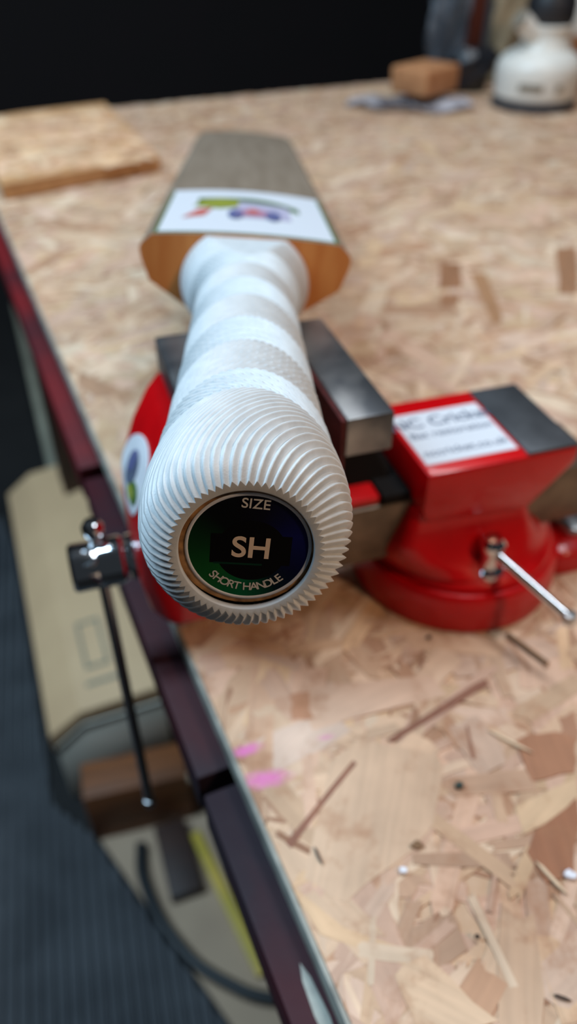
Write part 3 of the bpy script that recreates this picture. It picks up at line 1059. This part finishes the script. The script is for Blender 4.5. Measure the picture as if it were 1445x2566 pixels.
# slide bar through the pedestal, with its red cap, and the screw with its sliding handle
box('slide_bar', -0.1100, 0.0560, -0.0170, 0.0170, 0.0265, 0.0560, 'slide_steel', vise, bev=0.0012)
box('slide_cap', -0.1095, -0.0470, -0.0155, 0.0155, 0.0562, 0.0600, 'red_paint', vise, bev=0.0012)
box('slide_shade', -0.0466, -0.0345, -0.0172, 0.0172, 0.0562, 0.0608, 'black_iron', vise, bev=0.0003)  # flat black block painting the shaded cavity under the jaw plate
XX = Matrix.Rotation(-PI / 2, 4, 'Y')      # z axis -> -x
scr = lathe('screw', [(0.0001, 0.142), (0.0095, 0.142), (0.0098, 0.1435), (0.0095, 0.1478), (0.0062, 0.1480), (0.0062, 0.1490), (0.0090, 0.1492), (0.0100, 0.1505), (0.0100, 0.1585), (0.0094, 0.1598), (0.0098, 0.1612), (0.0098, 0.1690), (0.0088, 0.1702), (0.0001, 0.1704)],
            'chrome', vise, 40, Matrix.Translation((0, 0, 0.041)) @ XX)
TB = Vector((-0.1590, -0.0215, -0.100))
TT = Vector((-0.1590, 0.0025, 0.0570))
tb = rod('screw_handle', tuple(TT), tuple(TB), 0.0023, 'dull_chrome', vise, 20)
lathe('handle_ball', [(0.0001, -0.0042), (0.0026, -0.0038), (0.0042, -0.0015), (0.0043, 0.0012), (0.0030, 0.0034), (0.0001, 0.0042)], 'chrome', tb, 24, Matrix.Translation(TT))
lathe('handle_ball', [(0.0001, -0.0030), (0.0024, -0.0024), (0.0030, 0.0), (0.0024, 0.0024), (0.0001, 0.0030)], 'dull_chrome', tb, 20, Matrix.Translation(TB))
# swivel lock: bolt, and its T bar lying out towards the camera
lk = lathe('lock_bolt', [(0.0001, 0.0240), (0.0066, 0.0240), (0.0068, 0.0262), (0.0046, 0.0270), (0.0044, 0.0345), (0.0052, 0.0362), (0.0054, 0.0400), (0.0036, 0.0425), (0.0001, 0.0430)], 'chrome', vise, 28, Matrix.Translation((-0.0035, -0.0345, 0)))
lb = rod('lock_lever', (-0.0045, -0.0350, 0.0372), (0.0105, -0.0712, 0.0290), 0.0021, 'chrome', vise, 20)
lathe('lever_cap', [(0.0001, -0.0026), (0.0024, -0.0022), (0.0030, 0.0), (0.0024, 0.0022), (0.0001, 0.0026)], 'dull_chrome', lb, 20, Matrix.Translation((0.0108, -0.0719, 0.0288)))

# ================================================================ THINGS ON THE BENCH, FAR END
# chipboard offcut on the left
oc = thing('board_offcut', 'square chipboard offcut lying flat at the far left of the bench', 'board', matrix=BENCH_M)
outl = [(0.1837, 0.7305), (0.1902, 1.0217), (0.0721, 1.0073), (0.0100, 0.985), (0.0100, 0.695)]
slab('board', outl, 0.0003, 0.0152, 'offcut_core', oc, 0.0006)


def off_sampler(rng):
    while True:
        x, y = rng.uniform(0.02, 0.178), rng.uniform(0.72, 1.0)
        if y < 0.985:
            return x, y


oo = strands('wood_strands', oc, 'strand', 330, off_sampler, 0.0164, 0.0009, 23, (), (1.10, 1.07, 1.02))
clip_strands(oo, 0.0105, 0.1850, 0.7100, 1.0080)

# sander standing at the far right
SX, SY = 0.350, 1.225
sander = thing('power_sander', 'white power sander standing on its dark pad at the far right', 'sander', (SX, SY, 0))
lathe('sanding_pad', [(0.0001, 0.0002), (0.0560, 0.0002), (0.0585, 0.002), (0.0590, 0.009), (0.0560, 0.012), (0.0001, 0.012)], 'pad_grey', sander, 56)
lathe('housing', [(0.0001, 0.0125), (0.0540, 0.0125), (0.0572, 0.016), (0.0580, 0.030), (0.0588, 0.045), (0.0575, 0.053), (0.0530, 0.061), (0.0450, 0.067), (0.0360, 0.071), (0.0001, 0.072)], 'white_plastic', sander, 56)
for a0, a1, z0, z1 in ((-128, -96, 0.027, 0.036), (-78, -70, 0.028, 0.036)):
    bm = bmesh.new()
    nseg = 8
    ring = []
    for k in range(nseg + 1):
        a = R(a0 + (a1 - a0) * k / nseg)
        ring.append([bm.verts.new((rr * math.cos(a), rr * math.sin(a), zz)) for rr, zz in ((0.0570, z0), (0.0592, z0), (0.0592, z1), (0.0570, z1))])
    for k in range(nseg):
        for j in range(4):
            bm.faces.new((ring[k][j], ring[k][(j + 1) % 4], ring[k + 1][(j + 1) % 4], ring[k + 1][j]))
    bm.faces.new(ring[0])
    bm.faces.new(ring[-1][::-1])
    from_bm('vent', bm, 'vent_grey', sander)
lathe('motor_body', [(0.0001, 0.070), (0.0370, 0.070), (0.0335, 0.078), (0.0315, 0.086), (0.0320, 0.092), (0.0345, 0.097), (0.0340, 0.100), (0.0001, 0.101)], 'white_plastic', sander, 40, Matrix.Translation((0.004, 0.004, 0)))
rod('dust_port', (-0.012, -0.010, 0.084), (-0.040, -0.018, 0.106), 0.0125, 'white_plastic', sander, 24)
rod('port_ring', (-0.0405, -0.0182, 0.1064), (-0.0445, -0.0193, 0.1096), 0.0134, 'vent_grey', sander, 24)
lathe('top_handle', [(0.0001, 0.1012), (0.0300, 0.1012), (0.0330, 0.107), (0.0330, 0.126), (0.0260, 0.140), (0.0001, 0.145)], 'dark_plastic', sander, 40, Matrix.Translation((0.004, 0.004, 0)))
# small white box with a blue square, on top of an amber block behind the sander
ab = tag(box('wooden_block', 0.405, 0.480, 1.300, 1.360, 0.0002, 0.074, 'amber_wood', bev=0.003), 'upright amber wooden block at the far right, close behind the white sander', 'block')
pk = thing('small_carton', 'small white carton with a blue square, on the amber wooden block', 'box', (0.434, 1.326, 0.0743), 0.1)
box('carton_body', -0.026, 0.030, -0.018, 0.022, 0.0, 0.060, 'white_plastic', pk, bev=0.002)
box('blue_square', -0.008, 0.016, -0.0186, -0.0181, 0.016, 0.040, 'blue', pk, bev=0.0001, seg=1)


# crumpled plastic sheet with the sanding block on it
def crumple(name, cx, cy, rx, ry, z0, h, mat, seed, parent=None, n=40, m=14):
    rng = random.Random(seed)
    ph = [rng.uniform(0, 6.28) for _ in range(8)]
    v, f = [], []
    v.append((0, 0, z0 + h * 0.4))
    for i in range(1, m + 1):
        t = i / m
        for k in range(n):
            a = 2 * PI * k / n
            rr = t * (1 + 0.10 * math.sin(3 * a + ph[0]) + 0.06 * math.sin(7 * a + ph[1]))
            x, y = rx * rr * math.cos(a), ry * rr * math.sin(a)
            z = z0 + h * (0.45 + 0.30 * math.sin(55 * x + ph[2] + 30 * y) + 0.25 * math.sin(90 * y - 60 * x + ph[3])) * (0.3 + 0.7 * t)
            v.append((x, y, max(z, z0)))
    for k in range(n):
        f.append((0, 1 + k, 1 + (k + 1) % n))
    for i in range(m - 1):
        for k in range(n):
            k2 = (k + 1) % n
            f.append((1 + i * n + k, 1 + (i + 1) * n + k, 1 + (i + 1) * n + k2, 1 + i * n + k2))
    o = pydata(name, v, f, mat, parent, True)
    so_ = o.modifiers.new('thickness', 'SOLIDIFY')
    so_.thickness = 0.0006
    so_.offset = 1
    o.location = (cx, cy, 0)
    return o


tag(crumple('plastic_sheet', 0.178, 1.226, 0.086, 0.055, 0.0004, 0.013, 'film_sheet', 5), 'crumpled clear plastic sheet lying under the brown sanding block', 'plastic sheet')
bk = tag(box('sanding_block', -0.040, 0.040, -0.032, 0.032, 0.0, 0.034, 'cork_brick', bev=0.004, seg=3), 'orange brown cork sanding block lying on crumpled plastic sheet', 'block')
bk.location = (0.196, 1.250, 0.0135)
bk.rotation_euler = (0, 0, R(47))
# clear bag, dark bag, mahogany offcut and tan offcut behind it


def bag(name, base, h, rx, ry, lean, mat, seed):
    rng = random.Random(seed)
    ph = [rng.uniform(0, 6.28) for _ in range(6)]
    v, f = [], []
    n, m = 36, 22
    for i in range(m + 1):
        t = i / m
        env = (0.55 + 0.9 * t - 0.75 * t * t) * (1 if t < 0.8 else 1 - (t - 0.8) * 2.0)
        for k in range(n):
            a = 2 * PI * k / n
            w = 1 + 0.16 * math.sin(3 * a + ph[0] + 5 * t) + 0.12 * math.sin(5 * a - 9 * t + ph[1]) + 0.07 * math.sin(11 * a + 14 * t + ph[2])
            v.append((rx * env * w * math.cos(a) + lean[0] * t, ry * env * w * math.sin(a) + lean[1] * t, 0.0005 + h * t * (1 + 0.03 * math.sin(2 * a + ph[3]) * t)))
    for i in range(m):
        for k in range(n):
            k2 = (k + 1) % n
            f.append((i * n + k, i * n + k2, (i + 1) * n + k2, (i + 1) * n + k))
    f.append(tuple(range(n))[::-1])
    f.append(tuple(m * n + k for k in range(n)))
    o = pydata(name, v, f, mat, None, True)
    o.location = base
    return o


tag(bag('plastic_bag', (0.240, 1.345, 0.0), 0.165, 0.034, 0.022, (0.0, 0.0), 'film', 9), 'clear crumpled plastic bag standing behind the brown sanding block', 'bag')
tag(bag('rubbish_bag', (0.262, 1.316, 0.0), 0.058, 0.046, 0.018, (0.016, 0.0), 'film_dark', 12), 'low black crumpled bag between sanding block and white sander', 'bag')
mh = tag(box('mahogany_offcut', -0.011, 0.011, -0.010, 0.010, 0.0, 0.20, 'mahogany', bev=0.001), 'upright reddish brown wooden offcut between clear bag and tan cloth roll', 'offcut')
mh.location = (0.285, 1.385, 0.0002)
mh.rotation_euler = (0, 0, 0.4)
tn = tag(bag('cloth_roll', (0.335, 1.380, 0.0), 0.150, 0.034, 0.024, (0.005, 0.0), 'tan', 31), 'rolled tan cloth standing behind the white power sander', 'cloth')

# ================================================================ SPLINTERS AND CHIPS ON THE BENCH


def splinter(name, p, q, w, mat, label, cat='splinter', h=0.0009):
    p, q = Vector((p[0], p[1], 0.0003)), Vector((q[0], q[1], 0.0003))
    d = (q - p)
    s = Vector((-d.y, d.x, 0)).normalized() * w / 2
    pts = [p, p + d * 0.2 + s, p + d * 0.65 + s * 0.9, q, p + d * 0.7 - s, p + d * 0.25 - s * 0.8]
    o = slab(name, [(a.x, a.y) for a in pts], 0.0002, 0.0002 + h, mat)
    return tag(o, label, cat)


def chip(name, c, r, mat, label, seed, h=0.0014, cat='chip'):
    rng = random.Random(seed)
    pts = [(c[0] + r * rng.uniform(0.6, 1.15) * math.cos(a), c[1] + 0.8 * r * rng.uniform(0.6, 1.15) * math.sin(a)) for a in [2 * PI * k / 8 for k in range(8)]]
    return tag(slab(name, pts, 0.0002, 0.0002 + h, mat, None, 0.0002), label, cat)


chip('paper_scrap', (0.0374, 0.1193), 0.0017, 'white_chip', 'tiny white scrap on the bare bench near the bottom centre', 1)
chip('paper_scrap', (0.0912, 0.1180), 0.0022, 'white_chip', 'tiny bluish white scrap on the bench at the right picture edge', 2)
chip('paint_chip', (0.0608, 0.1500), 0.0020, 'green_chip', 'dark green chip on the bench below the red vise base', 3)
chip('knot_chip', (0.0577, 0.0991), 0.0010, 'dark_splinter', 'round dark speck on the bench below the green chip', 4, cat='speck')
chip('glue_spot', (0.0429, 0.1280), 0.0022, 'brown_splinter', 'brownish grey crumb just above the tiny white scrap', 5, h=0.0005, cat='crumb')
splinter('wood_splinter', (0.0755, 0.1731), (0.0905, 0.1631), 0.0011, 'pale_splinter', 'long pale splinter to the right of the green chip')
splinter('wood_splinter', (0.0812, 0.1226), (0.0888, 0.1115), 0.0012, 'pale_splinter', 'short pale splinter pointing at the bluish white scrap')
splinter('wood_splinter', (0.0085, 0.1275), (0.0112, 0.1215), 0.0008, 'dark_splinter', 'thin dark splinter on the bench close to the maroon front rail')
splinter('wood_splinter', (0.0767, 0.0833), (0.0815, 0.0818), 0.0009, 'dark_splinter', 'thin dark splinter at the bottom right of the bench')
tag(rod('twig', (0.0933, 0.2210, 0.0013), (0.1065, 0.2046, 0.0013), 0.0010, 'brown_splinter', seg=10), 'slim brown stick on the bench beside the red vise base', 'stick')
chip('wood_crumb', (0.0600, 0.2195), 0.0012, 'dark_splinter', 'dark crumb on the bench touching the front of the vise base', 8, cat='crumb')

# ================================================================ BELOW THE BENCH, LEFT
FZ = FLOOR_Z
# ribbed rubber mat: straight ribs running along the bench
mat_poly = [Vector(q) for q in ((-0.047, 0.286), (-0.280, 0.553), (-0.345, 0.598), (-0.560, 1.170), (-0.610, 1.256), (-1.30, 1.10), (-1.05, -0.25), (0.10, 0.10))]


def ribbed_mat():
    """one sheet, its top a row of ribs, cut to the mat's outline"""
    pitch = 0.0150
    da = Vector((-0.26, 0.9656))
    db = Vector((0.9656, 0.26))
    ts = [q.dot(db) for q in mat_poly]
    bm = bmesh.new()

    def span(t):
        hit = []
        n = len(mat_poly)
        for i in range(n):
            p, q = mat_poly[i], mat_poly[(i + 1) % n]
            a, b = p.dot(db), q.dot(db)
            if (a - t) * (b - t) < 0:
                k = (t - a) / (b - a)
                hit.append((p + (q - p) * k).dot(da))
        hit.sort()
        return (hit[0], hit[-1]) if len(hit) >= 2 else None

    t = min(ts) + 0.001
    prev = None
    while t < max(ts):
        for k, z in ((0.0, 0.0012), (0.16, 0.0070), (0.38, 0.0082), (0.62, 0.0070), (0.78, 0.0012)):
            tt = t + k * pitch
            sp = span(tt)
            if sp is None:
                prev = None
                continue
            row = []
            for a_ in (sp[0], sp[1]):
                q = da * a_ + db * tt
                row.append((bm.verts.new((q.x, q.y, FZ + z)), bm.verts.new((q.x, q.y, FZ + 0.0002))))
            if prev:
                bm.faces.new((prev[0][0], prev[1][0], row[1][0], row[0][0]))
                bm.faces.new((prev[0][1], row[0][1], row[1][1], prev[1][1]))
                bm.faces.new((prev[0][0], row[0][0], row[0][1], prev[0][1]))
                bm.faces.new((prev[1][0], prev[1][1], row[1][1], row[1][0]))
            prev = row
        t += pitch
    o = from_bm('rubber_mat', bm, 'rubber')
    return tag(o, 'dark blue grey ribbed rubber mat on the floor left of the bench', 'mat')


ribbed_mat()
hb = [(-0.043, 0.290), (-0.274, 0.555), (-0.26, 0.62), (0.10, 0.72), (0.30, 0.40), (0.10, 0.20)]
tag(slab('hardboard_sheet', hb, FZ + 0.0002, FZ + 0.004, 'hardboard'), 'light grey hardboard sheet on the floor beside the ribbed mat', 'board')
HB = FZ + 0.0042
# brown block
BKM = Matrix.Translation((-0.272, 0.5436, 0)) @ Matrix.Rotation(math.atan2(0.0359, 0.135), 4, 'Z')
b1 = tag(box('timber_block', 0.0, 0.1395, 0.0, 0.055, HB, -0.688, 'brown_wood', bev=0.002), 'brown timber block standing on the floor in front of the cream carton', 'block')
b1.matrix_world = BKM
# small dark strip
b2 = tag(box('wood_strip', -0.022, 0.022, 0.0, 0.105, HB, HB + 0.018, 'dark_wood', bev=0.0015), 'short dark brown wooden strip on the floor in front of the timber block', 'strip')
b2.matrix_world = Matrix.Translation((-0.133, 0.463, 0)) @ Matrix.Rotation(R(20), 4, 'Z')
# yellow lath
yv = Vector((-0.0358, 0.3698, 0)) - Vector((-0.1376, 0.5524, 0))
b3 = tag(box('yellow_lath', -0.0075, 0.0075, 0.0, yv.length, HB, HB + 0.009, 'yellow', bev=0.0015), 'yellow wooden lath on the floor beside the dark cable', 'lath')
b3.matrix_world = Matrix.Translation((-0.1330, 0.5524, 0)) @ Matrix.Rotation(math.atan2(yv.y, yv.x) - PI / 2, 4, 'Z')
cz = HB + 0.0083
tag(tube('power_cable', [(-0.205, 0.534, cz), (-0.197, 0.492, cz), (-0.1700, 0.441, cz), (-0.1400, 0.405, cz), (-0.1108, 0.379, cz), (-0.070, 0.3575, cz), (-0.036, 0.345, cz), (0.02, 0.338, cz)], 0.0078, 'hose'), 'thick dark cable curving across the hardboard sheet on the floor', 'cable')
# cream carton: body and sloping lid with a shade strip under its front edge
CM = Matrix.Translation((-0.3215, 0.6085, 0)) @ Matrix.Rotation(R(13.5), 4, 'Z')
crt = thing('carton', 'long cream carton with a sloping lid on the floor beside the bench', 'box', matrix=CM)
cax = Vector((-0.215, 0.555, 0)).normalized()      # the carton runs away from the camera, a little to the left


def shear_prism(name, poly, y0, y1, mat, parent, bev=0.0):
    o = prism(name, poly, y1 - y0, mat, None, Matrix.Translation((0, y0, 0)), bev)
    inv = CM.inverted().to_3x3()
    d = inv @ cax
    for v_ in o.data.vertices:
        t = v_.co.y
        v_.co.x += d.x / d.y * t
    o.data.update()
    o.parent = parent
    return o


shear_prism('carton_body', [(0.004, FZ + 0.0064), (0.158, FZ + 0.0064), (0.158, -0.612), (0.046, -0.632), (0.004, -0.672)], 0.0, 0.565, 'carton_white', crt, 0.002)
shear_prism('lid', [(-0.001, -0.680), (0.0035, -0.680), (0.0035, -0.670), (0.0455, -0.630), (0.1585, -0.610), (0.1585, -0.622), (0.163, -0.622), (0.163, -0.582), (0.046, -0.606), (-0.001, -0.646)], 0.003, 0.570, 'carton', crt, 0.0015)
shear_prism('seam_shade', [(0.0030, -0.6715), (0.0455, -0.6310), (0.1570, -0.6110), (0.1570, -0.6190), (0.0460, -0.6430), (0.0030, -0.6850)], -0.0008, -0.0001, 'dark_wood', crt)  # dark brown strip paints the shade below the lid's overhang
# faint printed frame on the lid


def lid_z(x):
    return -0.606 + (x - 0.046) * (0.024 / 0.117)


dsh = (CM.inverted().to_3x3() @ cax)
ksh = dsh.x / dsh.y


def lid_bar(x0, x1, y0, y1):
    v = []
    for dz in (0.0012, 0.0002):
        for x, y in ((x0, y0), (x1, y0), (x1, y1), (x0, y1)):
            v.append((x + ksh * y, y, lid_z(x) + dz))
    f = [(0, 1, 2, 3), (7, 6, 5, 4), (0, 4, 5, 1), (1, 5, 6, 2), (2, 6, 7, 3), (3, 7, 4, 0)]
    return pydata('printed_frame', v, f, 'grey_plank', crt)


for q in ((0.066, 0.070, 0.07, 0.16), (0.096, 0.100, 0.07, 0.16), (0.070, 0.096, 0.07, 0.075), (0.070, 0.096, 0.155, 0.16), (0.062, 0.118, 0.04, 0.046)):
    lid_bar(*q)
# long grey plank further off on the floor
pv = Vector((-0.815, 2.20, 0)) - Vector((-0.468, 1.27, 0))
pl = tag(box('floor_plank', 0.0, 0.14, 0.0, pv.length, FZ + 0.0002, -0.745, 'grey_plank', bev=0.003), 'long grey plank on the floor beyond the cream carton', 'plank')
pl.matrix_world = Matrix.Translation((-0.500, 1.29, 0)) @ Matrix.Rotation(math.atan2(pv.y, pv.x) - PI / 2, 4, 'Z')
